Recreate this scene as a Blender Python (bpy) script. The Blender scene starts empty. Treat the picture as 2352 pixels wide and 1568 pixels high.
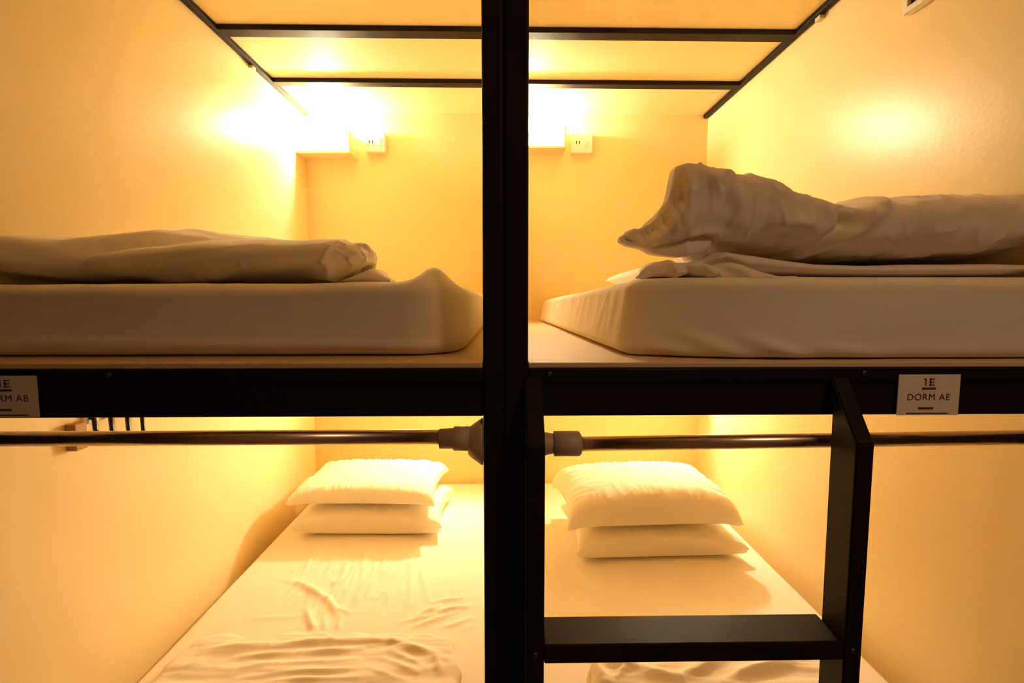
import bpy, bmesh, math, random
import numpy as np
from mathutils import Vector, Matrix, noise as mnoise

random.seed(7)
C = bpy.context.scene.collection
SC = bpy.context.scene
SC.view_settings.view_transform = 'Standard'
SC.view_settings.look = 'None'
SC.view_settings.gamma = 1.0
SC.view_settings.use_curve_mapping = False
SC.view_settings.exposure = 0.36

# ------------------------------------------------------------------ camera
F_PX, PITCH, YAW = 1113.4, 0.0827, 0.0174
CAM = Vector((0.0, -1.05, 1.58))
fw = Vector((math.sin(YAW) * math.cos(PITCH), math.cos(YAW) * math.cos(PITCH), -math.sin(PITCH)))
rt = Vector((math.cos(YAW), -math.sin(YAW), 0.0))
up = rt.cross(fw)
cd = bpy.data.cameras.new('camera')
cd.sensor_width = 36.0
cd.lens = 36.0 * F_PX / 2352.0
cd.clip_start = 0.02
cam = bpy.data.objects.new('camera', cd)
C.objects.link(cam)
cam.matrix_world = Matrix(((rt.x, up.x, -fw.x, CAM.x), (rt.y, up.y, -fw.y, CAM.y), (rt.z, up.z, -fw.z, CAM.z), (0, 0, 0, 1)))
SC.camera = cam


def W(x, y, Y):
    """photo pixel -> world point on the plane at distance Y (measuring aid)"""
    r = fw + rt * ((x - 1176) / F_PX) - up * ((y - 784) / F_PX)
    return CAM + r * ((Y - CAM.y) / r.y)


def WZ(x, y, Z):
    r = fw + rt * ((x - 1176) / F_PX) - up * ((y - 784) / F_PX)
    return CAM + r * ((Z - CAM.z) / r.z)


# ------------------------------------------------------------------ room numbers
XL, XR, YB, ZC = -1.314, 1.37, 2.2815, 2.820
ZD = 1.446          # top of the upper sleeping deck
YR = -2.3           # wall behind the photographer


# ------------------------------------------------------------------ materials
def mat(name, col, rough=0.6, metal=0.0, spec=0.5, bump=None, vary=None, coat=0.0, coat_rough=0.3, sheen=0.0):
    m = bpy.data.materials.new(name)
    m.use_nodes = True
    nt = m.node_tree
    b = nt.nodes['Principled BSDF']
    b.inputs['Base Color'].default_value = (*col, 1)
    b.inputs['Roughness'].default_value = rough
    b.inputs['Metallic'].default_value = metal
    b.inputs['Specular IOR Level'].default_value = spec
    b.inputs['Coat Weight'].default_value = coat
    b.inputs['Coat Roughness'].default_value = coat_rough
    b.inputs['Sheen Weight'].default_value = sheen
    tc = nt.nodes.new('ShaderNodeTexCoord')
    if vary:
        scale, amt = vary
        n = nt.nodes.new('ShaderNodeTexNoise')
        n.inputs['Scale'].default_value = scale
        n.inputs['Detail'].default_value = 4
        nt.links.new(tc.outputs['Object'], n.inputs['Vector'])
        mx = nt.nodes.new('ShaderNodeMix')
        mx.data_type = 'RGBA'
        mx.inputs[6].default_value = (*[c * (1 - amt) for c in col], 1)
        mx.inputs[7].default_value = (*[min(1, c * (1 + amt)) for c in col], 1)
        nt.links.new(n.outputs['Fac'], mx.inputs[0])
        nt.links.new(mx.outputs[2], b.inputs['Base Color'])
    if bump:
        scale, strength, dist = bump
        n2 = nt.nodes.new('ShaderNodeTexNoise')
        n2.inputs['Scale'].default_value = scale
        n2.inputs['Detail'].default_value = 3
        nt.links.new(tc.outputs['Object'], n2.inputs['Vector'])
        bp = nt.nodes.new('ShaderNodeBump')
        bp.inputs['Strength'].default_value = strength
        bp.inputs['Distance'].default_value = dist
        nt.links.new(n2.outputs['Fac'], bp.inputs['Height'])
        nt.links.new(bp.outputs['Normal'], b.inputs['Normal'])
    return m


def emit(name, col, strength):
    m = bpy.data.materials.new(name)
    m.use_nodes = True
    nt = m.node_tree
    b = nt.nodes['Principled BSDF']
    b.inputs['Base Color'].default_value = (0.8, 0.75, 0.65, 1)
    b.inputs['Emission Color'].default_value = (*col, 1)
    b.inputs['Emission Strength'].default_value = strength
    return m


LAMP_COL = (1.0, 0.90, 0.66)
M = {
    'wall': mat('painted_wall', (0.88, 0.745, 0.43), 0.30, spec=0.33, bump=(70, 0.06, 0.008), vary=(3, 0.03)),
    'back': mat('painted_back_wall', (0.88, 0.71, 0.36), 0.6, spec=0.3, bump=(55, 0.08, 0.01), vary=(3, 0.03)),
    'ceil': mat('ceiling_board', (0.88, 0.73, 0.42), 0.6, spec=0.3, vary=(5, 0.02)),
    'rear': mat('corridor_paint', (0.16, 0.12, 0.09), 0.8, vary=(3, 0.05)),
    'floor': mat('floor_board', (0.22, 0.13, 0.07), 0.5, vary=(6, 0.15)),
    'frame': mat('black_steel', (0.016, 0.009, 0.008), 0.5, spec=0.12, bump=(140, 0.05, 0.002)),
    'deck': mat('deck_board', (0.72, 0.56, 0.34), 0.5, vary=(9, 0.05)),
    'sheet': mat('white_cotton', (0.88, 0.82, 0.72), 0.9, spec=0.15, bump=(420, 0.06, 0.002), sheen=0.1),
    'duvet': mat('duvet_cotton', (0.86, 0.79, 0.69), 0.9, spec=0.15, bump=(300, 0.08, 0.002), sheen=0.1),
    'pillow': mat('pillow_cotton', (0.88, 0.83, 0.73), 0.9, spec=0.15, bump=(300, 0.06, 0.002), sheen=0.1),
    'chrome': mat('dark_chrome', (0.78, 0.62, 0.53), 0.30, metal=1.0, bump=(200, 0.02, 0.001)),
    'plastic': mat('beige_plastic', (0.62, 0.50, 0.38), 0.5, bump=(150, 0.03, 0.001)),
    'white': mat('white_plastic', (0.85, 0.83, 0.78), 0.4, bump=(150, 0.03, 0.001)),
    'paper': mat('card_paper', (0.86, 0.78, 0.68), 0.8, vary=(20, 0.03)),
    'ink': mat('brown_ink', (0.10, 0.05, 0.03), 0.8, vary=(60, 0.1)),
    'wood': mat('brown_wood', (0.42, 0.24, 0.11), 0.6, vary=(12, 0.15)),
    'shelf': mat('shelf_board', (0.80, 0.62, 0.34), 0.5, vary=(9, 0.04)),
    'dark': mat('dark_glass', (0.02, 0.018, 0.015), 0.2, vary=(4, 0.1)),
    'steel': mat('dull_screw', (0.10, 0.09, 0.08), 0.4, metal=0.8, vary=(90, 0.1)),
    'globe': emit('lit_globe', LAMP_COL, 560.0),
    'globe_low': emit('lit_globe_low', LAMP_COL, 580.0),
}


pb = M['pillow'].node_tree.nodes['Principled BSDF']
pb.inputs['Subsurface Weight'].default_value = 0.6
pb.inputs['Subsurface Radius'].default_value = (1.0, 0.9, 0.7)
pb.inputs['Subsurface Scale'].default_value = 0.07

# ------------------------------------------------------------------ object helpers
def obj(name, bm, m, parent=None, smooth=False, loc=None):
    me = bpy.data.meshes.new(name)
    bmesh.ops.recalc_face_normals(bm, faces=bm.faces)
    bm.to_mesh(me)
    bm.free()
    me.materials.append(m)
    if smooth:
        for p in me.polygons:
            p.use_smooth = True
    o = bpy.data.objects.new(name, me)
    C.objects.link(o)
    if parent is not None:
        o.parent = parent
    if loc is not None:
        o.location = loc
    return o


def tag(o, label, cat, group=None):
    o['label'] = label
    o['category'] = cat
    if group:
        o['group'] = group
    return o


def thing(name, label, cat, loc=(0, 0, 0), group=None):
    o = bpy.data.objects.new(name, None)
    o.empty_display_size = 0.05
    o.location = loc
    C.objects.link(o)
    return tag(o, label, cat, group)


def rel(bm, loc):
    """shift world-space geometry into a thing's own space"""
    bmesh.ops.translate(bm, verts=bm.verts, vec=-Vector(loc))
    return bm


def struct(name, bm, m, label=None):
    o = obj(name, bm, m)
    o['kind'] = 'structure'
    return o


def box(bm, x0, x1, y0, y1, z0, z1, bevel=0.0, seg=2):
    vs = [bm.verts.new((x, y, z)) for x in (x0, x1) for y in (y0, y1) for z in (z0, z1)]
    fs = [(0, 1, 3, 2), (4, 6, 7, 5), (0, 4, 5, 1), (2, 3, 7, 6), (0, 2, 6, 4), (1, 5, 7, 3)]
    faces = [bm.faces.new([vs[i] for i in f]) for f in fs]
    if bevel > 0:
        es = set(e for f in faces for e in f.edges)
        bmesh.ops.bevel(bm, geom=list(es), offset=bevel, segments=seg, affect='EDGES', profile=0.5)
    return bm


def bx(*a, **k):
    return box(bmesh.new(), *a, **k)


def lathe(bm, prof, axis='X', c=(0, 0, 0), n=32):
    """prof = [(t, r)...] along the axis"""
    rings = []
    for t, r in prof:
        ring = []
        for i in range(n):
            a = 2 * math.pi * i / n
            u, v = r * math.cos(a), r * math.sin(a)
            p = {'X': (t, u, v), 'Y': (u, t, v), 'Z': (u, v, t)}[axis]
            ring.append(bm.verts.new((p[0] + c[0], p[1] + c[1], p[2] + c[2])))
        rings.append(ring)
    for a, b in zip(rings, rings[1:]):
        for i in range(n):
            bm.faces.new((a[i], a[(i + 1) % n], b[(i + 1) % n], b[i]))
    bm.faces.new(rings[0])
    bm.faces.new(rings[-1])
    return bm


def prism(bm, prof_yz, x0, x1, bevel=0.0):
    a = [bm.verts.new((x0, y, z)) for y, z in prof_yz]
    b = [bm.verts.new((x1, y, z)) for y, z in prof_yz]
    n = len(a)
    fs = [bm.faces.new(a), bm.faces.new(b)]
    for i in range(n):
        fs.append(bm.faces.new((a[i], a[(i + 1) % n], b[(i + 1) % n], b[i])))
    if bevel:
        bmesh.ops.bevel(bm, geom=list({e for f in fs for e in f.edges}), offset=bevel, segments=2, affect='EDGES')
    return bm


def tube(bm, pts, r, n=10):
    pts = [Vector(p) for p in pts]
    rings = []
    for i, p in enumerate(pts):
        d = (pts[min(i + 1, len(pts) - 1)] - pts[max(i - 1, 0)]).normalized()
        s = d.orthogonal().normalized() if i == 0 else (s - d * s.dot(d)).normalized()
        t = d.cross(s)
        rings.append([bm.verts.new(p + s * (r * math.cos(2 * math.pi * k / n)) + t * (r * math.sin(2 * math.pi * k / n))) for k in range(n)])
    for a, b in zip(rings, rings[1:]):
        for k in range(n):
            bm.faces.new((a[k], a[(k + 1) % n], b[(k + 1) % n], b[k]))
    bm.faces.new(rings[0])
    bm.faces.new(rings[-1])
    return bm


# ------------------------------------------------------------------ cloth helpers
def crease(x, y, segs):
    """sum of ridges; segs = [((x0,y0),(x1,y1), width, height)...], arrays in, array out"""
    out = np.zeros_like(x)
    for (a, b, w, h) in segs:
        ax, ay = a
        dx, dy = b[0] - ax, b[1] - ay
        L2 = dx * dx + dy * dy + 1e-12
        t = np.clip(((x - ax) * dx + (y - ay) * dy) / L2, 0, 1)
        d2 = (x - ax - t * dx) ** 2 + (y - ay - t * dy) ** 2
        out += h * np.exp(-d2 / (w * w)) * (0.35 + 0.65 * np.sin(math.pi * np.clip(t, 0.05, 0.95)))
    return out


def fbm(P, scale, off=0.0, octv=3):
    """fractal noise at points P (n,3); scale is a 3-vector"""
    o = np.empty(len(P))
    sx, sy, sz = scale
    for i, (x, y, z) in enumerate(P):
        o[i] = mnoise.fractal(Vector((x * sx + off, y * sy + off * 1.7, z * sz - off)), 1.0, 2.0, octv)
    return o


def ridged(P, scale, off=0.0):
    v = fbm(P, scale, off, 2)
    return np.maximum(0, 1 - np.abs(v) * 3.0) ** 2


def gridbox(x0, x1, y0, y1, z0, z1, R, r, nx, ny, nz):
    """soft slab: rounded box on a lattice -> (bm, verts as array, list of bm verts)"""
    key, P, faces = {}, [], []

    def v(i, j, k):
        if (i, j, k) not in key:
            key[(i, j, k)] = len(P)
            P.append((i / nx, j / ny, k / nz))
        return key[(i, j, k)]
    for k in (0, nz):
        for i in range(nx):
            for j in range(ny):
                faces.append((v(i, j, k), v(i + 1, j, k), v(i + 1, j + 1, k), v(i, j + 1, k)))
    for j in (0, ny):
        for i in range(nx):
            for k in range(nz):
                faces.append((v(i, j, k), v(i + 1, j, k), v(i + 1, j, k + 1), v(i, j, k + 1)))
    for i in (0, nx):
        for j in range(ny):
            for k in range(nz):
                faces.append((v(i, j, k), v(i, j + 1, k), v(i, j + 1, k + 1), v(i, j, k + 1)))
    P = np.array(P)
    lo, hi = np.array([x0, y0, z0]), np.array([x1, y1, z1])
    Q = lo + P * (hi - lo)
    RR = np.array([R, R, r])
    inner = np.clip(Q, lo + RR, hi - RR)
    d = (Q - inner) / RR
    ln = np.linalg.norm(d, axis=1, keepdims=True)
    mxc = np.max(np.abs(d), axis=1, keepdims=True)
    d = np.where(ln > 1e-9, d / np.maximum(ln, 1e-9) * mxc, d)
    return inner + d * RR, faces


def from_arrays(P, faces):
    bm = bmesh.new()  # caps keep their own vertices so they shade flat
    vs = [bm.verts.new(p) for p in P]
    for f in faces:
        bm.faces.new([vs[i] for i in f])
    return bm


def interp(st, x):
    xs = np.array([s[0] for s in st])
    return [np.interp(x, xs, np.array([s[k] for s in st])) for k in range(1, len(st[0]))]


def smooth1(a, n):
    for _ in range(n):
        a = np.concatenate([[a[0]], (a[:-2] + 2 * a[1:-1] + a[2:]) / 4, [a[-1]]])
    return a


def loft(st, M_=160, N_=90, e=0.62, sm=2, disp=None):
    """soft roll along X. st rows: (x, y_front, y_back, z_bottom, z_top)"""
    st = sorted(st)
    x = np.linspace(st[0][0], st[-1][0], M_)
    yf, yb, zb, zt = [smooth1(a, sm) for a in interp(st, x)]
    th = np.linspace(0, 2 * math.pi, N_, endpoint=False)
    c, s = np.cos(th), np.sin(th)
    cu, su = np.sign(c) * np.abs(c) ** e, np.sign(s) * np.abs(s) ** e
    Y = ((yf + yb) / 2)[:, None] - ((yb - yf) / 2)[:, None] * cu[None]
    Z = ((zt + zb) / 2)[:, None] + ((zt - zb) / 2)[:, None] * su[None]
    X = np.repeat(x[:, None], N_, 1)
    P = np.stack([X, Y, Z], -1).reshape(-1, 3)
    nrm = np.stack([np.zeros_like(X), np.repeat(-c[None], M_, 0), np.repeat(s[None], M_, 0)], -1).reshape(-1, 3)
    if disp is not None:
        P = P + disp(P, nrm)
    zfloor = np.repeat(zb[:, None], N_, 1).reshape(-1)
    P[:, 2] = np.maximum(P[:, 2], zfloor)
    faces = []
    for i in range(M_ - 1):
        for k in range(N_):
            k2 = (k + 1) % N_
            faces.append((i * N_ + k, i * N_ + k2, (i + 1) * N_ + k2, (i + 1) * N_ + k))
    n0 = len(P)
    P = np.concatenate([P, P[:N_], P[-N_:]])
    faces.append(tuple(range(n0, n0 + N_)))
    faces.append(tuple(range(n0 + N_, n0 + 2 * N_)))
    return P, faces


def pillow(w, d, tb, tt, seam, seed, pinch=0.085, wr=0.013, nx=90, ny=64, corner=0.012):
    """closed pillow, base at z=0; tb below the seam, tt above"""
    U, V = np.meshgrid(np.linspace(-1, 1, nx + 1), np.linspace(-1, 1, ny + 1), indexing='ij')
    s = np.clip((1 - np.abs(U) ** 3.0) * (1 - np.abs(V) ** 3.0), 0, 1)
    X = w / 2 * U * (1 - pinch * (1 - V ** 2) * np.abs(U) ** 4)
    Y = d / 2 * V * (1 - pinch * (1 - U ** 2) * np.abs(V) ** 4)
    cor = (np.abs(U) * np.abs(V)) ** 6
    zs = seam - corner * cor
    top = zs + tt * s ** 0.34
    bot = np.maximum(zs - tb * s ** 0.22, 0.0)
    pts = np.stack([X, Y, top], -1).reshape(-1, 3)
    edge = (np.maximum(np.abs(U), np.abs(V)) ** 3 * (s ** 0.25)).reshape(-1)
    # wrinkles run inwards from the seams
    ang = np.where(np.abs(U) > np.abs(V), 0, 1).reshape(-1)
    n1 = ridged(pts, (5, 26, 8), seed)
    n2 = ridged(pts, (26, 5, 8), seed + 9)
    wz = wr * (np.where(ang == 0, n1, n2) * edge) + 0.006 * fbm(pts, (5, 5, 5), seed + 3) * s.reshape(-1) ** 0.4
    topz = (top.reshape(-1) + wz)
    P, faces = [], []
    nxp, nyp = nx + 1, ny + 1
    idx_t = np.arange(nxp * nyp).reshape(nxp, nyp)
    P = list(np.stack([X.reshape(-1), Y.reshape(-1), topz], -1))
    # puff the walls outward a little
    idx_b = idx_t.copy()
    for i in range(nxp):
        for j in range(nyp):
            if 0 < i < nx and 0 < j < ny:
                idx_b[i, j] = len(P)
                P.append(np.array([X[i, j], Y[i, j], bot[i, j]]))
    for i in range(nx):
        for j in range(ny):
            faces.append((idx_t[i, j], idx_t[i + 1, j], idx_t[i + 1, j + 1], idx_t[i, j + 1]))
            q = (idx_b[i, j], idx_b[i, j + 1], idx_b[i + 1, j + 1], idx_b[i + 1, j])
            if set(q) != set(faces[-1]):
                faces.append(q)
    return np.array(P), faces


# ================================================================== SETTING
struct('floor', bx(-4.0, 4.0, YR, YB + 0.1, -0.1, 0.0), M['floor'])
struct('ceiling', bx(-4.0, 4.0, YR, YB + 0.1, ZC, ZC + 0.1), M['ceil'])
struct('wall_left', bx(XL - 0.1, XL, 0.0, YB, 0.0, ZC), M['wall'])
struct('wall_right', bx(XR, XR + 0.1, 0.0, YB, 0.0, ZC), M['wall'])
struct('wall_back', bx(XL - 0.1, XR + 0.1, YB, YB + 0.1, 0.0, ZC), M['back'])
struct('wall_rear', bx(-4.0, 4.0, YR - 0.1, YR, 0.0, ZC), M['rear'])
struct('wall_middle', bx(-0.012, 0.014, 0.052, YB, 0.0, ZC), M['wall'])

# ================================================================== BUNK FRAMES
LIP = 1.402


def bunk_frame(side):
    L = side == 'left'
    xa, xb = (XL + 0.012, -0.0005) if L else (0.0015, XR - 0.012)      # outer ends of the unit
    ix0, ix1 = (-0.045, -0.0005) if L else (0.0015, 0.0536)             # inner post
    ox0, ox1 = (xa, xa + 0.05) if L else (xb - 0.05, xb)                # outer post
    t = thing('bunk_frame',
              'left black steel bunk frame with pale decks and the post bordering the ladder-free side' if L else
              'right black steel bunk frame with pale decks, the one the ladder leans on', 'bunk bed frame',
              (xa, 0, 0), 'black steel bunk frames')
    o = t.location.copy()

    def part(name, bm, m, smooth=False):
        return obj(name, rel(bm, o), M[m], t, smooth)
    part('post', bx(ix0, ix1, 0.0, 0.05, 0.0, ZC - 0.002, bevel=0.006), 'frame')
    part('post', bx(ox0, ox1, 0.0, 0.05, 0.0, ZC - 0.002, bevel=0.006), 'frame')
    bxa, bxb = (ox1, ix0) if L else (ix1, ox0)
    # front beam: upper tube slightly proud of the deeper channel below
    bm = bmesh.new()
    box(bm, bxa, bxb, 0.0, 0.045, LIP, ZD - 0.012, bevel=0.004)
    box(bm, bxa, bxb, 0.008, 0.045, 1.326, LIP + 0.001, bevel=0.003)
    beam = part('front_beam', bm, 'frame')
    for sx in ((-0.851,) if L else (0.100, 0.798)):
        s = lathe(bmesh.new(), [(-0.004, 0.004), (-0.003, 0.0065), (0.001, 0.007)], 'Y', (sx, 0.0, 1.421), 14)
        obj('screw', rel(s, o), M['steel'], beam, True)
    # lower front beam, below the picture
    part('lower_beam', bx(bxa, bxb, 0.005, 0.045, 0.02, 0.14, bevel=0.004), 'frame')
    part('top_beam', bx(bxa, bxb, 0.005, 0.045, 2.74, ZC - 0.004, bevel=0.004), 'frame')
    dx0, dx1 = (XL + 0.003, -0.014) if L else (0.016, XR - 0.003)
    bm = bmesh.new()
    box(bm, bxa + 0.001, bxb - 0.001, 0.004, 0.0525, ZD - 0.0118, ZD, bevel=0.002)
    box(bm, dx0, dx1, 0.0525, YB - 0.003, ZD - 0.016, ZD)
    part('upper_deck', bm, 'deck')
    part('lower_deck', bx(dx0, dx1, 0.0525, YB - 0.003, 0.12, 0.14), 'deck')
    # rails under the ceiling along the side wall, and the cross bars
    zr0, zr1 = 2.796, ZC - 0.001
    if L:
        rail = part('side_rail', bx(XL + 0.002, XL + 0.03, 0.055, YB - 0.004, zr0, zr1, bevel=0.003), 'frame')
        cx0, cx1 = XL + 0.03, -0.014
        by, bxr = 1.600, (XL + 0.002, XL + 0.022)
    else:
        rail = part('side_rail', bx(XR - 0.034, XR - 0.006, 0.055, YB - 0.004, zr0, zr1, bevel=0.003), 'frame')
        cx0, cx1 = 0.016, XR - 0.034
        by, bxr = 1.112, (XR - 0.024, XR - 0.002)
    br = bmesh.new()
    box(br, bxr[0], bxr[1], by - 0.018, by + 0.018, zr0 - 0.016, zr0, bevel=0.003)
    obj('wall_bracket', rel(br, o), M['plastic'], rail)
    for y0, y1 in ((1.255, 1.322), (1.778, 1.838), (0.70, 0.76)):
        part('roof_slat', bx(cx0, cx1, y0, y1, zr0, zr1, bevel=0.003), 'frame')
    return t


bunk_frame('left')
bunk_frame('right')

# ================================================================== LADDER
lad = thing('ladder', 'black steel ladder hooked on the right bunk beam beside the centre post', 'ladder', (0.4, -0.05, 0))
lo = lad.location.copy()
prof = [(-0.092, 0.0), (-0.092, 1.288), (-0.004, 1.415), (-0.001, 1.415), (-0.001, 1.372), (-0.018, 1.35), (-0.018, 0.0)]
for x0, x1 in ((0.046, 0.084), (0.722, 0.760)):
    st = obj('stile', rel(prism(bmesh.new(), prof, x0, x1, 0.003), lo), M['frame'], lad)
    sb = lathe(bmesh.new(), [(-0.003, 0.004), (-0.002, 0.007), (0.002, 0.0075)], 'Y', ((x0 + x1) / 2, -0.092, 0.84), 14)
    obj('bolt', rel(sb, lo), M['steel'], st, True)
for zt in (0.861, 0.55, 0.24):
    obj('rung', rel(bx(0.084, 0.722, -0.091, 0.004, zt - 0.042, zt, bevel=0.004), lo), M['frame'], lad)

# ================================================================== CURTAIN RODS
rl = thing('curtain_rod', 'dark chrome curtain rod under the left bunk beam, beige end cup at the post', 'curtain rod', (-1.251, 0.03, 1.274), 'curtain rods')
o = rl.location.copy()
obj('tube', rel(lathe(bmesh.new(), [(-1.251, 0.0168), (-0.13, 0.0168)], 'X', (0, 0.03, 1.274)), o), M['chrome'], rl, True)
obj('end_cup', rel(lathe(bmesh.new(), [(-0.146, 0.019), (-0.145, 0.0225), (-0.115, 0.0235), (-0.112, 0.0275), (-0.078, 0.028), (-0.076, 0.02)], 'X', (0, 0.03, 1.270)), o), M['plastic'], rl, True)
obj('flange', rel(lathe(bmesh.new(), [(-0.080, 0.03), (-0.074, 0.036), (-0.052, 0.052), (-0.047, 0.053)], 'X', (0, 0.035, 1.262)), o), M['plastic'], rl, True)

rr = thing('curtain_rod', 'dark chrome curtain rod running behind the ladder stile, beige collar at the post', 'curtain rod', (0.056, 0.03, 1.256), 'curtain rods')
o = rr.location.copy()
bm = tube(bmesh.new(), [(0.165, 0.03, 1.256), (0.7, 0.03, 1.261), (1.305, 0.03, 1.267)], 0.0165, 28)
obj('tube', rel(bm, o), M['chrome'], rr, True)
obj('end_cup', rel(lathe(bmesh.new(), [(0.056, 0.026), (0.090, 0.0275), (0.104, 0.024), (0.114, 0.022), (0.118, 0.022)], 'X', (0, 0.03, 1.257)), o), M['plastic'], rr, True)
obj('collar', rel(lathe(bmesh.new(), [(0.113, 0.024), (0.114, 0.0285), (0.171, 0.0285), (0.176, 0.024), (0.177, 0.018)], 'X', (0, 0.03, 1.257)), o), M['plastic'], rr, True)


# ================================================================== BED NUMBER CARDS
def text_bm(body, size, cx, z, y):
    cu = bpy.data.curves.new('lettering', 'FONT')
    cu.body = body
    cu.size = size
    cu.align_x = 'CENTER'
    cu.extrude = 0.0002
    cu.space_character = 1.12
    to = bpy.data.objects.new('lettering', cu)
    C.objects.link(to)
    dg = bpy.context.evaluated_depsgraph_get()
    me = bpy.data.meshes.new_from_object(to.evaluated_get(dg))
    bm = bmesh.new()
    bm.from_mesh(me)
    bpy.data.objects.remove(to)
    bpy.data.curves.remove(cu)
    bpy.data.meshes.remove(me)
    for v in bm.verts:
        x_, y_ = v.co.x, v.co.y
        v.co = (cx + x_, y, z + y_)
    return bm


def card(x0, x1, z0, z1, word, label):
    t = thing('bed_number_card', label, 'sign', ((x0 + x1) / 2, 0.0, z0), 'bed number cards on the beams')
    o = t.location.copy()
    yb_, yf_ = -0.0005, -0.0022
    obj('card', rel(bx(x0, x1, yf_, yb_, z0, z1), o), M['paper'], t)
    cx = (x0 + x1) / 2
    yt = yf_ - 0.0003
    obj('lettering', rel(text_bm(word, 0.0205, cx, z0 + 0.034, yt), o), M['ink'], t)
    # small two-stroke emblem over a dash, as on the card
    bm = bmesh.new()
    box(bm, cx - 0.010, cx - 0.007, yt - 0.0002, yf_, z1 - 0.025, z1 - 0.009)
    box(bm, cx - 0.013, cx - 0.007, yt - 0.0002, yf_, z1 - 0.0115, z1 - 0.009)
    box(bm, cx + 0.001, cx + 0.004, yt - 0.0002, yf_, z1 - 0.025, z1 - 0.009)
    for dz in (0.009, 0.016, 0.0225):
        box(bm, cx - 0.001, cx + 0.012, yt - 0.0002, yf_, z1 - dz - 0.0025, z1 - dz)
    obj('emblem', rel(bm, o), M['ink'], t)
    for a_, b_, c_, d_ in ((cx - 0.016, cx + 0.015, z1 - 0.034, z1 - 0.029), (cx - 0.022, cx + 0.012, z0 + 0.013, z0 + 0.018), (cx - 0.048, cx + 0.046, z0 + 0.003, z0 + 0.0055)):
        obj('printed_line', rel(bx(a_, b_, yt - 0.0002, yf_, c_, d_), o), M['ink'], t)
    return t


card(0.875, 1.014, 1.327, 1.4185, 'DORM AE', 'small paper bed card with dark capitals on the right bunk beam, right of the ladder')
card(-1.141, -1.003, 1.331, 1.421, 'DORM AB', 'dim paper bed card on the left bunk beam, cut by the picture edge')

# ================================================================== COAT HOOKS
hr = thing('coat_hook_rail', 'small hook rail with dark hooks on the lower left wall, just above the curtain rod', 'coat hooks', (XL, 0.42, 1.20))
o = hr.location.copy()
obj('rail', rel(bx(XL, XL + 0.012, 0.455, 0.72, 1.197, 1.227, bevel=0.002), o), M['white'], hr)
obj('end_block', rel(bx(XL, XL + 0.03, 0.398, 0.44, 1.130, 1.212, bevel=0.003), o), M['wood'], hr)
for y, zb in ((0.474, 1.158), (0.537, 1.137), (0.606, 1.115), (0.673, 1.094)):
    x = XL + 0.012
    obj('hook', rel(tube(bmesh.new(), [(x, y, 1.215), (x + 0.012, y, 1.21), (x + 0.014, y, zb + 0.02), (x + 0.018, y, zb + 0.004), (x + 0.026, y, zb), (x + 0.034, y, zb + 0.006)], 0.0068), o), M['dark'], hr, True)


# ================================================================== UPPER CORNER SHELVES, SOCKETS, LAMPS
def shelf(x0, x1, zb, label, panel_right=True):
    t = thing('corner_shelf', label, 'shelf', (x0, YB, zb), 'corner shelves at the bed heads')
    o = t.location.copy()
    p0, p1 = (x1 - 0.012, x1) if panel_right else (x0, x0 + 0.012)
    b0, b1 = (x0 + 0.001, x1 - 0.012) if panel_right else (x0 + 0.012, x1 - 0.001)
    obj('board', rel(bx(b0, b1, 2.13, YB - 0.001, zb, zb + 0.014, bevel=0.002), o), M['shelf'], t)
    obj('side_panel', rel(bx(p0, p1, 2.13, YB - 0.001, zb, zb + 0.14, bevel=0.002), o), M['shelf'], t)
    return t


shelf(XL, -0.968, 2.515, 'pale corner shelf at the far end of the upper left bunk, under the glaring lamp')
shelf(0.014, 0.400, 2.556, 'pale corner shelf at the far end of the upper right bunk, against the centre post')
shelf(-0.36, -0.012, 1.085, 'corner shelf under the lamp of the lower left bunk, behind the beam', False)
shelf(1.02, XR, 1.085, 'corner shelf under the lamp of the lower right bunk, behind the beam', False)


def socket(x0, x1, z0, z1, label):
    t = thing('power_socket', label, 'power socket', ((x0 + x1) / 2, YB, z0), 'white sockets on the back wall')
    o = t.location.copy()
    obj('housing', rel(bx(x0, x1, YB - 0.045, YB - 0.001, z0, z1, bevel=0.005), o), M['white'], t)
    cx = (x0 + x1) / 2
    obj('switch', rel(bx(cx + 0.015, cx + 0.04, YB - 0.049, YB - 0.0445, z0 + 0.04, z0 + 0.09, bevel=0.002), o), M['white'], t)
    bm = bmesh.new()
    for sx in (-0.04, -0.018):
        box(bm, cx + sx, cx + sx + 0.005, YB - 0.0465, YB - 0.0445, z0 + 0.055, z0 + 0.075)
    obj('socket_slots', rel(bm, o), M['dark'], t)
    return t


socket(-0.905, -0.775, 2.556, 2.685, 'white socket box on the back wall beside the shelf of the upper left bunk')
socket(0.447, 0.590, 2.558, 2.690, 'white socket box on the back wall beside the shelf of the upper right bunk')


def lamp(x, z, label, m='globe'):
    t = thing('wall_lamp', label, 'lamp', (x, YB, z), 'lit wall lamps in the bunks')
    o = t.location.copy()
    obj('wall_plate', rel(lathe(bmesh.new(), [(YB - 0.02, 0.03), (YB - 0.015, 0.035), (YB - 0.0005, 0.036)], 'Y', (x, 0, z)), o), M['white'], t, True)
    obj('socket_stem', rel(lathe(bmesh.new(), [(YB - 0.07, 0.017), (YB - 0.06, 0.02), (YB - 0.02, 0.018)], 'Y', (x, 0, z)), o), M['white'], t, True)
    r, cy = 0.042, YB - 0.105
    pr = [(cy + r * math.sin(a), max(1e-4, r * math.cos(a))) for a in np.linspace(-math.pi / 2, math.pi / 2, 18)]
    obj('globe', rel(lathe(bmesh.new(), pr, 'Y', (x, 0, z), 28), o), M[m], t, True)
    return t


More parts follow.
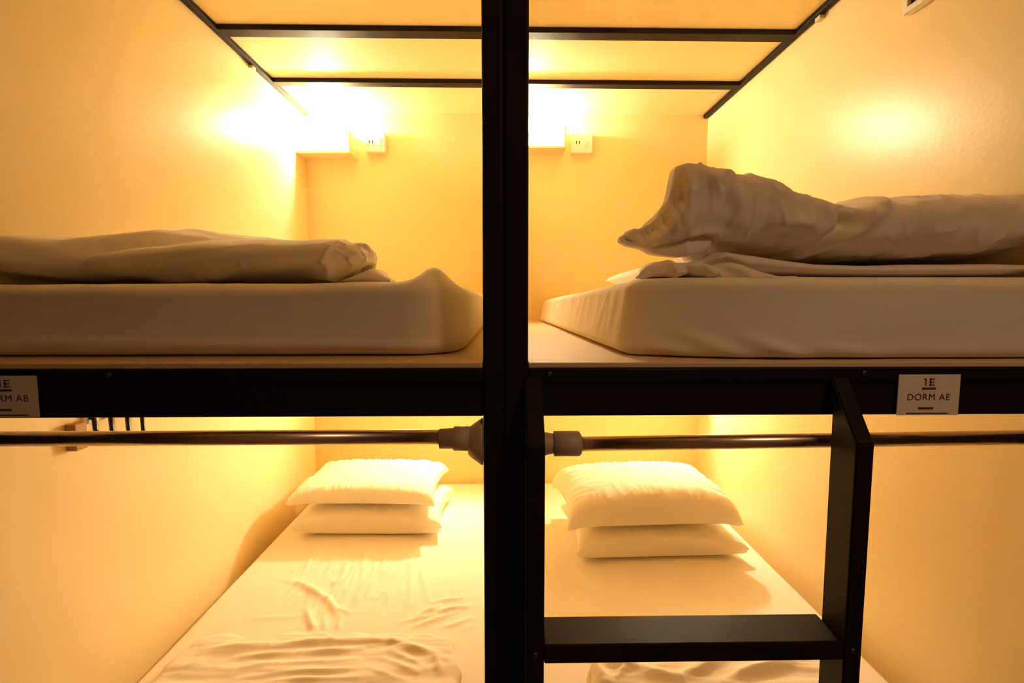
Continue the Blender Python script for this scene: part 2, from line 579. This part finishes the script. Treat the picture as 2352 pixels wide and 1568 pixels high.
lamp(XL + 0.185, 2.695, 'lit globe lamp glaring over the upper left corner shelf')
lamp(0.185, 2.715, 'lit globe lamp over the upper right corner shelf, beside the centre post')
lamp(-0.185, 1.27, 'lit globe lamp under the upper deck at the head of the lower left bunk', 'globe_low')
lamp(1.155, 1.27, 'lit globe lamp under the upper deck at the head of the lower right bunk', 'globe_low')

# ================================================================== WHITE FRAMED PANEL, TOP RIGHT
wp = thing('wall_cabinet', 'white framed dark panel high on the right wall, only its lower corner in view', 'wall cabinet', (XR, 0.4, 2.535))
o = wp.location.copy()
y0, y1, z0, z1 = 0.16, 0.640, 2.535, 2.79
bm = bmesh.new()
box(bm, XR - 0.03, XR - 0.001, y0, y1, z0, z0 + 0.019, bevel=0.003)
box(bm, XR - 0.03, XR - 0.001, y0, y1, z1 - 0.019, z1, bevel=0.003)
box(bm, XR - 0.03, XR - 0.001, y1 - 0.019, y1, z0 + 0.019, z1 - 0.019, bevel=0.003)
box(bm, XR - 0.03, XR - 0.001, y0, y0 + 0.019, z0 + 0.019, z1 - 0.019, bevel=0.003)
obj('frame', rel(bm, o), M['white'], wp)
obj('panel', rel(bx(XR - 0.018, XR - 0.002, y0 + 0.018, y1 - 0.018, z0 + 0.018, z1 - 0.018), o), M['dark'], wp)

# ================================================================== MATTRESSES
def mattress(label, dims, R, r, n, fn, name='mattress'):
    P, faces = gridbox(*dims, R, r, *n)
    P = fn(P)
    ob = obj(name, from_arrays(P, faces), M['sheet'], None, True)
    return tag(ob, label, 'mattress', 'mattresses in the bunks')


def seg_xz(a, b, Y, w, h):
    p, q = W(*a, Y), W(*b, Y)
    return ((p.x, p.z), (q.x, q.z), w, h)


def seg_xy(a, b, Z, w, h):
    p, q = WZ(*a, Z), WZ(*b, Z)
    return ((p.x, p.y), (q.x, q.y), w, h)


def topw(P, z0, z1):
    return np.clip((P[:, 2] - z0) / (z1 - z0), 0, 1)


# upper left
def f_ul(P):
    z0, z1 = ZD + 0.001, 1.622
    t = topw(P, z0, z1)
    x, y = P[:, 0].copy(), P[:, 1].copy()
    front = np.clip(1 - (y - 0.12) / 0.12, 0, 1)
    # lifted fitted-sheet corner by the post
    P[:, 2] += t ** 2 * 0.046 * np.exp(-((x + 0.185) / 0.042) ** 2 - ((y - 0.26) / 0.10) ** 2)
    P[:, 2] += t ** 2 * 0.010 * np.clip((x + 0.5) / 0.4, 0, 1) * np.clip((-0.12 - x) / 0.1, 0, 1)
    P[:, 1] += 0.15 * np.clip((x + 0.24) / 0.16, 0, 1) ** 2 * np.clip(1 - (y - 0.1) / 0.5, 0, 1)
    n = fbm(P, (2.0, 2.0, 6.0), 3.1)
    P[:, 1] += 0.008 * n * front
    # seam fold low on the front face
    P[:, 1] -= front * 0.006 * np.exp(-((P[:, 2] - (1.478 - 0.012 * (x + 0.6))) / 0.009) ** 2)
    P[:, 2] += t * 0.004 * fbm(P, (4, 4, 0), 8.0)
    P[:, 2] = np.maximum(P[:, 2], z0)
    return P


mattress('thick white sheeted mattress on the upper left bunk, under the flat blanket',
         (XL + 0.012, -0.092, 0.115, YB - 0.02, ZD + 0.001, 1.622), 0.055, 0.030, (150, 70, 24), f_ul)


# upper right
def f_ur(P):
    z0, z1 = ZD + 0.001, 1.636
    t = topw(P, z0, z1)
    x, y = P[:, 0].copy(), P[:, 1].copy()
    u = np.clip((y - 0.05) / 2.2, 0, 1)
    # head end thinner and drifting to the left
    P[:, 2] = z0 + (P[:, 2] - z0) * (1 - 0.27 * u * np.clip(1 - (x - 0.25) / 0.5, 0, 1))
    P[:, 0] += -0.045 * u * np.clip(1 - (x - 0.28) / 0.6, 0, 1)
    # foot-end corner pulled back
    P[:, 1] += 0.10 * np.clip((0.62 - x) / 0.34, 0, 1) ** 1.6 * np.clip(1 - (y - 0.03) / 0.5, 0, 1)
    front = np.clip(1 - (y - 0.03) / 0.10, 0, 1)
    cr = crease(x, P[:, 2], [
        seg_xz((1560, 765), (1720, 826), 0.06, 0.016, 0.012),
        seg_xz((1700, 775), (1860, 828), 0.06, 0.014, 0.014),
        seg_xz((1480, 790), (1640, 826), 0.08, 0.012, 0.008),
        seg_xz((1850, 790), (2040, 828), 0.06, 0.016, 0.008)])
    P[:, 1] -= front * cr
    # fine vertical pleats along the left side
    side = np.clip(1 - (x - 0.28) / 0.05, 0, 1)
    P[:, 0] -= side * 0.006 * ridged(P, (2, 9, 3), 5.5) * (0.4 + 0.6 * t)
    P[:, 0] += 0.035 * t * np.clip(1 - (x - 0.28) / 0.25, 0, 1)
    P[:, 2] += t ** 2 * 0.004 * ridged(P, (6, 4, 1), 2.2) * np.clip(1 - (x - 0.3) / 0.5, 0, 1)
    P[:, 1] += front * 0.006 * fbm(P, (2.5, 2, 5), 4.4)
    P[:, 2] = np.minimum(P[:, 2], 1.6365)
    P[:, 2] = np.maximum(P[:, 2], z0)
    return P


mur = mattress('thick mattress in white sheet on the upper right bunk, its left side catching the light',
               (0.285, 1.300, 0.035, YB - 0.02, ZD + 0.001, 1.636), 0.045, 0.026, (120, 110, 26), f_ur)


# lower left: sheet with pressed wrinkles
ZM = 0.3135
LLW = [
    ((690, 1340), (752, 1378), 0.022, 0.016), ((752, 1376), (775, 1412), 0.018, 0.014), ((640, 1330), (700, 1345), 0.016, 0.005),
    ((700, 1310), (722, 1270), 0.014, 0.007), ((715, 1300), (760, 1250), 0.014, 0.006), ((745, 1330), (770, 1280), 0.014, 0.006),
    ((780, 1350), (800, 1270), 0.014, 0.006), ((830, 1340), (838, 1260), 0.014, 0.005), ((705, 1400), (725, 1470), 0.016, 0.014),
    ((745, 1420), (745, 1465), 0.012, 0.009), ((780, 1420), (775, 1460), 0.012, 0.008), ((775, 1400), (805, 1406), 0.012, 0.008),
    ((945, 1280), (940, 1390), 0.018, 0.007), ((965, 1300), (985, 1380), 0.014, 0.006), ((960, 1415), (1010, 1392), 0.016, 0.012),
    ((1000, 1405), (1075, 1392), 0.016, 0.012), ((990, 1385), (1060, 1372), 0.014, 0.008), ((940, 1445), (1050, 1405), 0.014, 0.008),
    ((960, 1465), (1080, 1420), 0.014, 0.008), ((990, 1475), (1085, 1440), 0.014, 0.007), ((570, 1420), (700, 1415), 0.016, 0.004),
    ((1030, 1530), (1045, 1490), 0.014, 0.008), ((1000, 1500), (1040, 1545), 0.014, 0.008), ((880, 1330), (885, 1260), 0.014, 0.005),
    ((760, 1345), (785, 1330), 0.010, 0.007), ((690, 1440), (700, 1470), 0.012, 0.007), ((920, 1430), (1000, 1412), 0.012, 0.007)]


def f_ll(P):
    z0 = 0.141
    x, y = P[:, 0].copy(), P[:, 1].copy()
    t = topw(P, z0, ZM) * np.clip(np.maximum((y - 0.70) / 0.05, (np.abs(x + 0.655) - 0.50) / 0.04), 0, 1)
    P[:, 2] += t ** 4 * (crease(x, y, [seg_xy(a, b, ZM, w * 0.8, h * 1.15) for a, b, w, h in LLW]) + 0.003 * fbm(P, (7, 3, 0), 1.0))
    # worked crumples between the blanket and the pillows
    P[:, 2] += t ** 4 * 0.006 * ridged(P, (16, 4, 0), 6.0) * np.exp(-((x + 0.6) / 0.35) ** 2 - ((y - 1.05) / 0.3) ** 2)
    return P


mattress('white sheeted mattress of the lower left bunk, sheet creased in front of two flat pillows',
         (-1.236, -0.022, 0.06, YB - 0.02, 0.141, ZM), 0.03, 0.03, (200, 260, 10), f_ll)


def f_lr(P):
    t = topw(P, 0.141, ZM)
    segs = [seg_xy(a, b, ZM, w, h) for a, b, w, h in [((1270, 1300), (1300, 1410), 0.02, 0.004), ((1340, 1330), (1400, 1410), 0.02, 0.004), ((1580, 1330), (1640, 1400), 0.02, 0.004)]]
    P[:, 2] += t ** 4 * (crease(P[:, 0].copy(), P[:, 1].copy(), segs) + 0.003 * fbm(P, (6, 2, 0), 2.0))
    return P


mattress('smooth white sheeted mattress of the lower right bunk, seen through the ladder',
         (0.030, 1.298, 0.06, YB - 0.02, 0.141, ZM), 0.03, 0.03, (110, 150, 10), f_lr)


# ================================================================== UPPER LEFT BLANKETS
def sil(pts, Y):
    return [W(*p, Y) for p in pts]


def curve_fn(pts, Y):
    q = sorted((W(*p, Y) for p in pts), key=lambda v: v.x)
    xs, zs = [v.x for v in q], [v.z for v in q]
    return lambda x: float(np.interp(x, xs, zs))


def curve_var(pts, yfun):
    q = sorted((W(p[0], p[1], yfun(p[0])) for p in pts), key=lambda v: v.x)
    xs, zs = [v.x for v in q], [v.z for v in q]
    return lambda x: float(np.interp(x, xs, zs))


ZT_L = 1.634
top = curve_var([(-60, 541), (0, 539), (150, 537), (300, 538), (450, 530), (560, 536), (640, 549), (720, 553), (800, 552), (828, 560), (838, 575)],
                lambda p: 0.25 + 0.37 * min(1, max(0, (p - 130) / 330)) - 0.28 * min(1, max(0, (p - 560) / 260)))
xe = W(838, 575, 0.30).x
st = []
for x in np.linspace(XL + 0.004, xe, 60):
    tt = top(x)
    d = max(0.0, (xe - x))
    k = min(1.0, d / 0.10) ** 0.5
    yf = 0.145 + 0.355 * min(1.0, max(0.0, (x + 1.22) / 0.32)) - 0.12 * (1 - k)
    lift = 0.055 * max(0.0, 1 - d / 0.11)
    zb = ZT_L + lift
    ybk = max(yf + 0.05, min(1.7, -x / 0.288 - 1.05))
    st.append((x, yf, ybk, zb, max(zb + 0.03, tt + 0.009 - 0.03 * max(0.0, 1 - d / 0.05) ** 2)))
BL = [seg_xz((185, 592), (300, 575), 0.24, 0.012, 0.020), seg_xz((300, 578), (420, 560), 0.24, 0.012, 0.022), seg_xz((420, 560), (520, 549), 0.24, 0.010, 0.020),
      seg_xz((520, 552), (760, 562), 0.24, 0.016, 0.020),
      seg_xz((160, 655), (420, 637), 0.24, 0.012, 0.012), seg_xz((420, 637), (560, 612), 0.24, 0.012, 0.015), seg_xz((560, 612), (760, 596), 0.24, 0.014, 0.014),
      seg_xz((640, 640), (760, 618), 0.24, 0.012, 0.012), seg_xz((755, 600), (835, 560), 0.26, 0.010, 0.016), seg_xz((745, 630), (775, 600), 0.26, 0.010, 0.014),
      seg_xz((80, 560), (190, 600), 0.24, 0.02, 0.010)]


def d_bl(P, nrm):
    h = crease(P[:, 0], P[:, 2], BL) * np.clip(-nrm[:, 1], 0, 1) ** 0.5
    h = h + 0.010 * fbm(P, (4, 6, 9), 2.0)
    end = np.clip(1 - (xe - P[:, 0]) / 0.12, 0, 1)
    h = h + 0.008 * end * (ridged(P, (9, 14, 22), 4.0) - 0.3)
    return nrm * h[:, None]


P, fc = loft(st, 220, 130, 0.62, 1, d_bl)
body = tag(obj('blanket', from_arrays(P, fc), M['duvet'], None, True), 'folded off-white blanket lying along the upper left mattress', 'blanket', 'folded bed covers')
# the turned front layer of the same blanket
ft = curve_fn([(60, 646), (130, 622), (190, 597), (300, 580), (420, 564), (520, 552), (640, 550), (760, 553), (815, 557), (838, 572)], 0.46)
xs0 = W(70, 646, 0.30).x
st = []
for x in np.linspace(xs0, xe + 0.004, 50):
    d = xe + 0.004 - x
    k = min(1.0, d / 0.09) ** 0.5
    zb = ZT_L + 0.0005 + 0.055 * max(0.0, 1 - d / 0.11)
    g = min(1.0, (x - xs0) / 0.25)
    st.append((x, 0.245 + 0.05 * (1 - k) + 0.06 * (1 - g), max(0.40, min(0.95, -x / 0.286 - 1.05)), zb, max(zb + 0.004, ft(x) - 0.045 * max(0.0, 1 - d / 0.03) ** 2)))
FL = [seg_xz((230, 650), (420, 632), 0.26, 0.010, 0.016), seg_xz((420, 632), (560, 612), 0.26, 0.010, 0.018), seg_xz((560, 612), (750, 602), 0.26, 0.011, 0.016),
      seg_xz((330, 615), (520, 580), 0.28, 0.014, -0.010), seg_xz((620, 625), (740, 618), 0.26, 0.010, -0.008),
      seg_xz((752, 600), (775, 560), 0.28, 0.008, 0.012), seg_xz((745, 635), (770, 605), 0.28, 0.008, 0.012), seg_xz((790, 590), (832, 575), 0.28, 0.006, -0.010)]


def d_fl(P, nrm):
    h = 1.3 * crease(P[:, 0], P[:, 2], FL) * np.clip(-nrm[:, 1] + 0.3, 0, 1)
    h = h + 0.007 * fbm(P, (5, 8, 9), 12.0)
    end = np.clip(1 - (xe - P[:, 0]) / 0.09, 0, 1)
    h = h + 0.014 * end * (ridged(P, (10, 16, 26), 4.0) - 0.3)
    return nrm * h[:, None]


P, fc = loft(st, 220, 130, 0.92, 1, d_fl)
obj('turned_layer', from_arrays(P, fc), M['duvet'], body, True)

# the corner of a second cloth that shows past the blanket's end
tp = curve_fn([(690, 640), (740, 605), (790, 598), (830, 601), (870, 620), (910, 645)], 0.40)
st = []
xa, xb = xe - 0.075, W(908, 645, 0.40).x
for x in np.linspace(xa, xb, 24):
    cap = ZT_L + 0.055 * max(0.0, 1 - (xe - x) / 0.11) - 0.010 if x < xe + 0.03 else 9
    st.append((x, 0.335, max(0.40, min(0.95, -x / 0.235 - 1.05)), ZT_L + 0.001, max(ZT_L + 0.004, min(tp(x), cap))))
P, fc = loft(st, 60, 50, 0.7, 1, lambda P, n: n * (0.004 * fbm(P, (8, 8, 14), 7.0))[:, None])
tag(obj('folded_sheet', from_arrays(P, fc), M['sheet'], None, True), 'low folded sheet corner poking out past the upper left blanket', 'sheet', 'folded bed covers')

# ================================================================== UPPER RIGHT COVERS
# crumpled top sheet between the folded blanket and the mattress corner
tp = curve_fn([(1460, 640), (1468, 622), (1500, 594), (1560, 592), (1610, 600), (1660, 610), (1740, 630), (1780, 640)], 0.2)
x_roll = W(1655, 600, 0.13).x - 0.004
xa, xb = W(1459, 642, 0.2).x, W(1785, 640, 0.2).x
st = []
for x in np.linspace(xa, xb, 40):
    yy = 0.115 + 0.10 * max(0.0, (0.62 - x) / 0.34) ** 1.6
    st.append((x, yy, max(yy + 0.018, min(1.1, x / 0.28 - 1.05)) if x < x_roll else max(yy + 0.016, 0.131), 1.6375, max(1.6388, tp(x) - 0.008)))
sheet_tp, sheet_end = tp, xb
SB = [seg_xz((1500, 600), (1480, 640), 0.15, 0.010, 0.014), seg_xz((1540, 595), (1560, 640), 0.15, 0.010, 0.016), seg_xz((1600, 600), (1640, 640), 0.15, 0.010, 0.016),
      seg_xz((1450, 620), (1470, 640), 0.15, 0.008, 0.010), seg_xz((1570, 610), (1600, 640), 0.15, 0.008, -0.012), seg_xz((1650, 608), (1720, 636), 0.15, 0.010, 0.012)]
P, fc = loft(st, 120, 90, 0.62, 1, lambda P, n: n * (crease(P[:, 0], P[:, 2], SB) * np.clip(-n[:, 1] + 0.3, 0, 1) + 0.006 * fbm(P, (9, 9, 14), 1.3))[:, None])
tag(obj('top_sheet', from_arrays(P, fc), M['sheet'], None, True), 'crumpled white sheet bunched on the upper right mattress corner below the duvet', 'sheet', 'folded bed covers')

# folded blanket: a long flat roll
tp = curve_fn([(1662, 590), (1668, 560), (1685, 547), (1760, 553), (1900, 580), (2030, 588), (2360, 584)], 0.13)
bt = curve_fn([(1662, 596), (1690, 615), (1730, 628), (1780, 637), (1900, 641), (2360, 637)], 0.13)
st = []
for x in np.linspace(W(1663, 590, 0.13).x, XR - 0.03, 60):
    zb = max(1.6395, bt(x))
    st.append((x, 0.148, 1.5, zb, max(zb + 0.012, tp(x) - 0.012)))
FB = [seg_xz((1690, 590), (1760, 625), 0.13, 0.012, 0.008), seg_xz((1900, 625), (2340, 610), 0.13, 0.016, 0.006), seg_xz((1700, 560), (1900, 600), 0.13, 0.016, -0.006)]
P, fc = loft(st, 160, 70, 0.7, 1, lambda P, n: n * (crease(P[:, 0], P[:, 2], FB) + 0.004 * fbm(P, (5, 6, 10), 5.0))[:, None])
tag(obj('folded_blanket', from_arrays(P, fc), M['sheet'], None, True), 'flat folded blanket under the heaped duvet on the upper right bunk', 'blanket', 'folded bed covers')

# duvet heaped on top
YD = 0.28
def ytip(px):
    return 0.155 + 0.10 * min(1.0, max(0.0, (1580 - px) / 156.0))


tp = curve_var([(1424, 546), (1440, 532), (1470, 520), (1500, 500), (1525, 468), (1533, 440), (1536, 410), (1541, 392), (1560, 387), (1600, 390), (1622, 394), (1634, 386), (1648, 400), (1668, 398), (1720, 402), (1765, 415), (1778, 431),
                (1850, 450), (1925, 477), (1942, 482), (2000, 462), (2080, 441), (2200, 437), (2400, 441)], lambda p: ytip(p) + 0.03 + 0.09 * min(1, max(0, (p - 1530) / 80)))
bt = curve_var([(1424, 556), (1440, 563), (1475, 569), (1500, 583), (1560, 590), (1636, 588), (1652, 562), (1664, 546), (1700, 543), (1800, 557), (1900, 584), (1980, 590), (2030, 590), (2100, 582), (2400, 583)], ytip)
st = []
xa = W(1424, 552, 0.255).x
xm = W(1580, 552, 0.155).x
for x in list(np.linspace(xa, 0.50, 90)) + list(np.linspace(0.505, XR - 0.004, 70)):
    k = min(1.0, max(0.0, (x - xa) / (xm - xa)))
    yf = 0.155 + 0.10 * (1 - k)
    zb = max(bt(x), 1.668)
    q = min(1.0, max(0.0, (x - xa) / 0.13))
    ybk = max(yf + 0.03 + 0.04 * q, min(1.35, x / 0.36 - 1.05))
    st.append((x, yf, ybk, zb, max(zb + 0.012, tp(x))))
DU = [
    seg_xz((1505, 570), (1570, 556), 0.16, 0.008, -0.022), seg_xz((1570, 556), (1645, 545), 0.16, 0.008, -0.024), seg_xz((1530, 580), (1640, 570), 0.16, 0.012, 0.012),
    seg_xz((1572, 392), (1574, 470), 0.16, 0.010, 0.020),                                           # hard hem edge
    seg_xz((1572, 470), (1545, 520), 0.16, 0.012, 0.022), seg_xz((1545, 520), (1500, 560), 0.16, 0.012, 0.020),
    seg_xz((1600, 480), (1545, 560), 0.16, 0.016, 0.014),
    seg_xz((1625, 400), (1650, 440), 0.16, 0.012, 0.016), seg_xz((1640, 395), (1655, 430), 0.16, 0.008, -0.016),
    seg_xz((1680, 405), (1700, 500), 0.16, 0.018, 0.010), seg_xz((1760, 420), (1760, 520), 0.16, 0.02, -0.010),
    seg_xz((1790, 525), (1870, 545), 0.16, 0.014, -0.018), seg_xz((1780, 515), (1860, 515), 0.16, 0.014, 0.012),
    seg_xz((1930, 485), (1955, 520), 0.16, 0.014, -0.032), seg_xz((1960, 500), (1880, 570), 0.16, 0.012, -0.022), seg_xz((2000, 470), (1965, 510), 0.16, 0.012, 0.018),
    seg_xz((2030, 475), (1900, 572), 0.16, 0.018, 0.020), seg_xz((2080, 445), (2000, 500), 0.16, 0.016, 0.020), seg_xz((1990, 465), (2030, 470), 0.2, 0.010, 0.010),
    seg_xz((1700, 470), (1900, 540), 0.16, 0.035, 0.008), seg_xz((2030, 575), (2200, 560), 0.16, 0.016, 0.010), seg_xz((2120, 580), (2352, 545), 0.16, 0.02, 0.010),
    seg_xz((1600, 540), (1740, 530), 0.16, 0.012, 0.012), seg_xz((1660, 500), (1760, 530), 0.16, 0.016, 0.006)]
for a, b in (((1445, 540), (1470, 562)), ((1475, 522), (1492, 560)), ((1500, 508), (1512, 548)), ((1520, 480), (1530, 535)), ((1538, 440), (1545, 510)), ((1552, 420), (1556, 495)), ((1488, 515), (1500, 556))):
    DU.append(seg_xz(a, b, 0.2, 0.006, -0.012))


def d_du(P, nrm):
    front = np.clip(-nrm[:, 1] + 0.25, 0, 1)
    h = 1.35 * crease(P[:, 0], P[:, 2], DU) * front
    h = h + 0.010 * fbm(P, (6, 6, 8), 9.0) + 0.007 * ridged(P, (13, 8, 9), 3.0)
    return nrm * h[:, None]


P, fc = loft(st, 300, 140, 0.60, 1, d_du)
tag(obj('duvet', from_arrays(P, fc), M['duvet'], None, True), 'heaped off-white duvet with an open crumpled end on the upper right bunk', 'duvet', 'folded bed covers')


# ================================================================== PILLOWS
def place_pillow(args, loc, rot, label):
    P, fc = pillow(*args)
    ob = obj('pillow', from_arrays(P, fc), M['pillow'], None, True, loc)
    ob.rotation_euler = rot
    return tag(ob, label, 'pillow', 'white pillows on the lower beds')


place_pillow((0.80, 0.52, 0.085, 0.070, 0.075, 1.0), (-0.725, 1.710, ZM + 0.004), (0, 0, -0.02),
             'white pillow resting on the lower left mattress, under another flatter pillow')
place_pillow((0.80, 0.54, 0.050, 0.074, 0.050, 5.0, 0.085, 0.020, 110, 80, 0.03), (-0.757, 1.730, ZM + 0.166), (0, 0, -0.03),
             'flat white pillow on top of the lower left pillow stack, blown bright')
place_pillow((0.85, 0.54, 0.075, 0.068, 0.070, 11.0), (0.765, 1.455, ZM + 0.004), (0, 0, 0.03),
             'white pillow resting on the lower right mattress, under a plump one')
place_pillow((0.865, 0.56, 0.080, 0.128, 0.070, 15.0, 0.085, 0.018, 110, 80, 0.05), (0.725, 1.475, ZM + 0.162), (0, 0, 0.04),
             'plump white pillow on top of the lower right pillow stack')

# ================================================================== LOWER BLANKETS
def flat_cover(name, label, x0, x1, y0, y1, hgt, segs, m, seed, edge=0.06, nx=170, ny=110):
    U, V = np.meshgrid(np.linspace(0, 1, nx + 1), np.linspace(0, 1, ny + 1), indexing='ij')
    X, Y = x0 + U * (x1 - x0), y0 + V * (y1 - y0)
    n = nx * ny
    Pt = np.stack([X, Y, np.zeros_like(X)], -1).reshape(-1, 3)
    wob = fbm(Pt, (5, 5, 0), seed).reshape(X.shape)
    # rounded, wavy outline
    cx, cy = (x0 + x1) / 2, (y0 + y1) / 2
    X = X - np.sign(U - 0.5) * np.abs(2 * U - 1) ** 6 * (0.02 + 0.05 * np.maximum(0, 2 * V - 1) ** 4 + 0.03 * wob)
    Y = Y - np.maximum(0, 2 * V - 1) ** 4 * (0.03 + 0.10 * np.abs(2 * U - 1) ** 4 + 0.06 * wob)
    e = np.minimum(np.minimum(U * (x1 - x0), (1 - U) * (x1 - x0)), np.minimum(V * (y1 - y0), (1 - V) * (y1 - y0)))
    sh = np.clip(e / edge, 0, 1)
    sh = np.sqrt(1 - (1 - sh) ** 2)
    Pt = np.stack([X, Y, np.zeros_like(X)], -1).reshape(-1, 3)
    z = hgt * sh + sh * (crease(X, Y, segs) + (0.006 * fbm(Pt, (4, 22, 0), seed + 2)).reshape(X.shape))
    z = np.maximum(z, 0.0015)
    P = np.concatenate([np.stack([X, Y, ZM + 0.005 + z], -1).reshape(-1, 3), np.stack([X, Y, np.full_like(X, ZM + 0.004)], -1).reshape(-1, 3)])
    N1 = (nx + 1) * (ny + 1)
    I = np.arange(N1).reshape(nx + 1, ny + 1)
    faces = []
    for i in range(nx):
        for j in range(ny):
            q = (I[i, j], I[i + 1, j], I[i + 1, j + 1], I[i, j + 1])
            faces.append(q)
            faces.append(tuple(k + N1 for k in q[::-1]))
    rim = [I[i, 0] for i in range(nx + 1)] + [I[nx, j] for j in range(1, ny + 1)] + [I[i, ny] for i in range(nx - 1, -1, -1)] + [I[0, j] for j in range(ny - 1, 0, -1)]
    for a, b in zip(rim, rim[1:] + rim[:1]):
        faces.append((a, b, b + N1, a + N1))
    return tag(obj(name, from_arrays(P, faces), M[m], None, True), label, 'blanket', 'folded bed covers')


LB = [((470, 1492), (620, 1485), 0.016, 0.022), ((620, 1490), (760, 1472), 0.016, 0.022), ((760, 1472), (900, 1476), 0.016, 0.020), ((900, 1476), (1000, 1505), 0.016, 0.022), ((1000, 1505), (1010, 1545), 0.014, 0.018),
      ((540, 1512), (690, 1500), 0.012, 0.012), ((690, 1500), (830, 1492), 0.012, 0.014), ((560, 1535), (640, 1525), 0.010, 0.010), ((640, 1528), (820, 1515), 0.011, 0.016), ((650, 1548), (800, 1540), 0.011, 0.016),
      ((540, 1560), (640, 1550), 0.010, 0.010), ((900, 1500), (970, 1530), 0.012, 0.014), ((880, 1515), (960, 1548), 0.012, 0.012), ((640, 1565), (820, 1560), 0.010, 0.014), ((850, 1540), (930, 1566), 0.010, 0.008),
      ((420, 1545), (470, 1510), 0.018, 0.012)]
flat_cover('blanket', 'thin pleated white blanket folded across the foot of the lower left bed',
           -1.175, -0.135, 0.075, 0.735, 0.030, [seg_xy(a, b, ZM + 0.03, w, h * 0.58) for a, b, w, h in LB], 'sheet', 3.0)
RB = [((1355, 1520), (1390, 1568), 0.020, 0.030), ((1390, 1520), (1480, 1545), 0.025, 0.030), ((1480, 1545), (1560, 1568), 0.022, 0.028), ((1560, 1560), (1660, 1520), 0.02, 0.030), ((1700, 1550), (1840, 1520), 0.018, 0.026),
      ((1660, 1566), (1760, 1540), 0.014, 0.016), ((1420, 1560), (1440, 1540), 0.012, 0.02)]
flat_cover('blanket', 'rumpled white blanket at the foot of the lower right bed, seen under the ladder rung',
           0.26, 1.20, 0.075, 0.63, 0.035, [seg_xy(a, b, ZM + 0.03, w, h * 0.7) for a, b, w, h in RB], 'sheet', 8.0)

# ================================================================== LIGHT OF THE ROOM BEHIND
ld = bpy.data.lights.new('room_light', 'AREA')
ld.energy = 9.0
ld.color = (1.0, 0.60, 0.34)
ld.shape = 'DISK'
ld.size = 0.35
lo_ = bpy.data.objects.new('room_light', ld)
lo_.location = (1.05, -1.45, ZC - 0.02)
C.objects.link(lo_)

w = bpy.data.worlds.new('world')
w.use_nodes = True
w.node_tree.nodes['Background'].inputs[0].default_value = (0.05, 0.035, 0.02, 1)
w.node_tree.nodes['Background'].inputs[1].default_value = 0.1
SC.world = w
SC.cycles.max_bounces = 16
SC.cycles.diffuse_bounces = 10
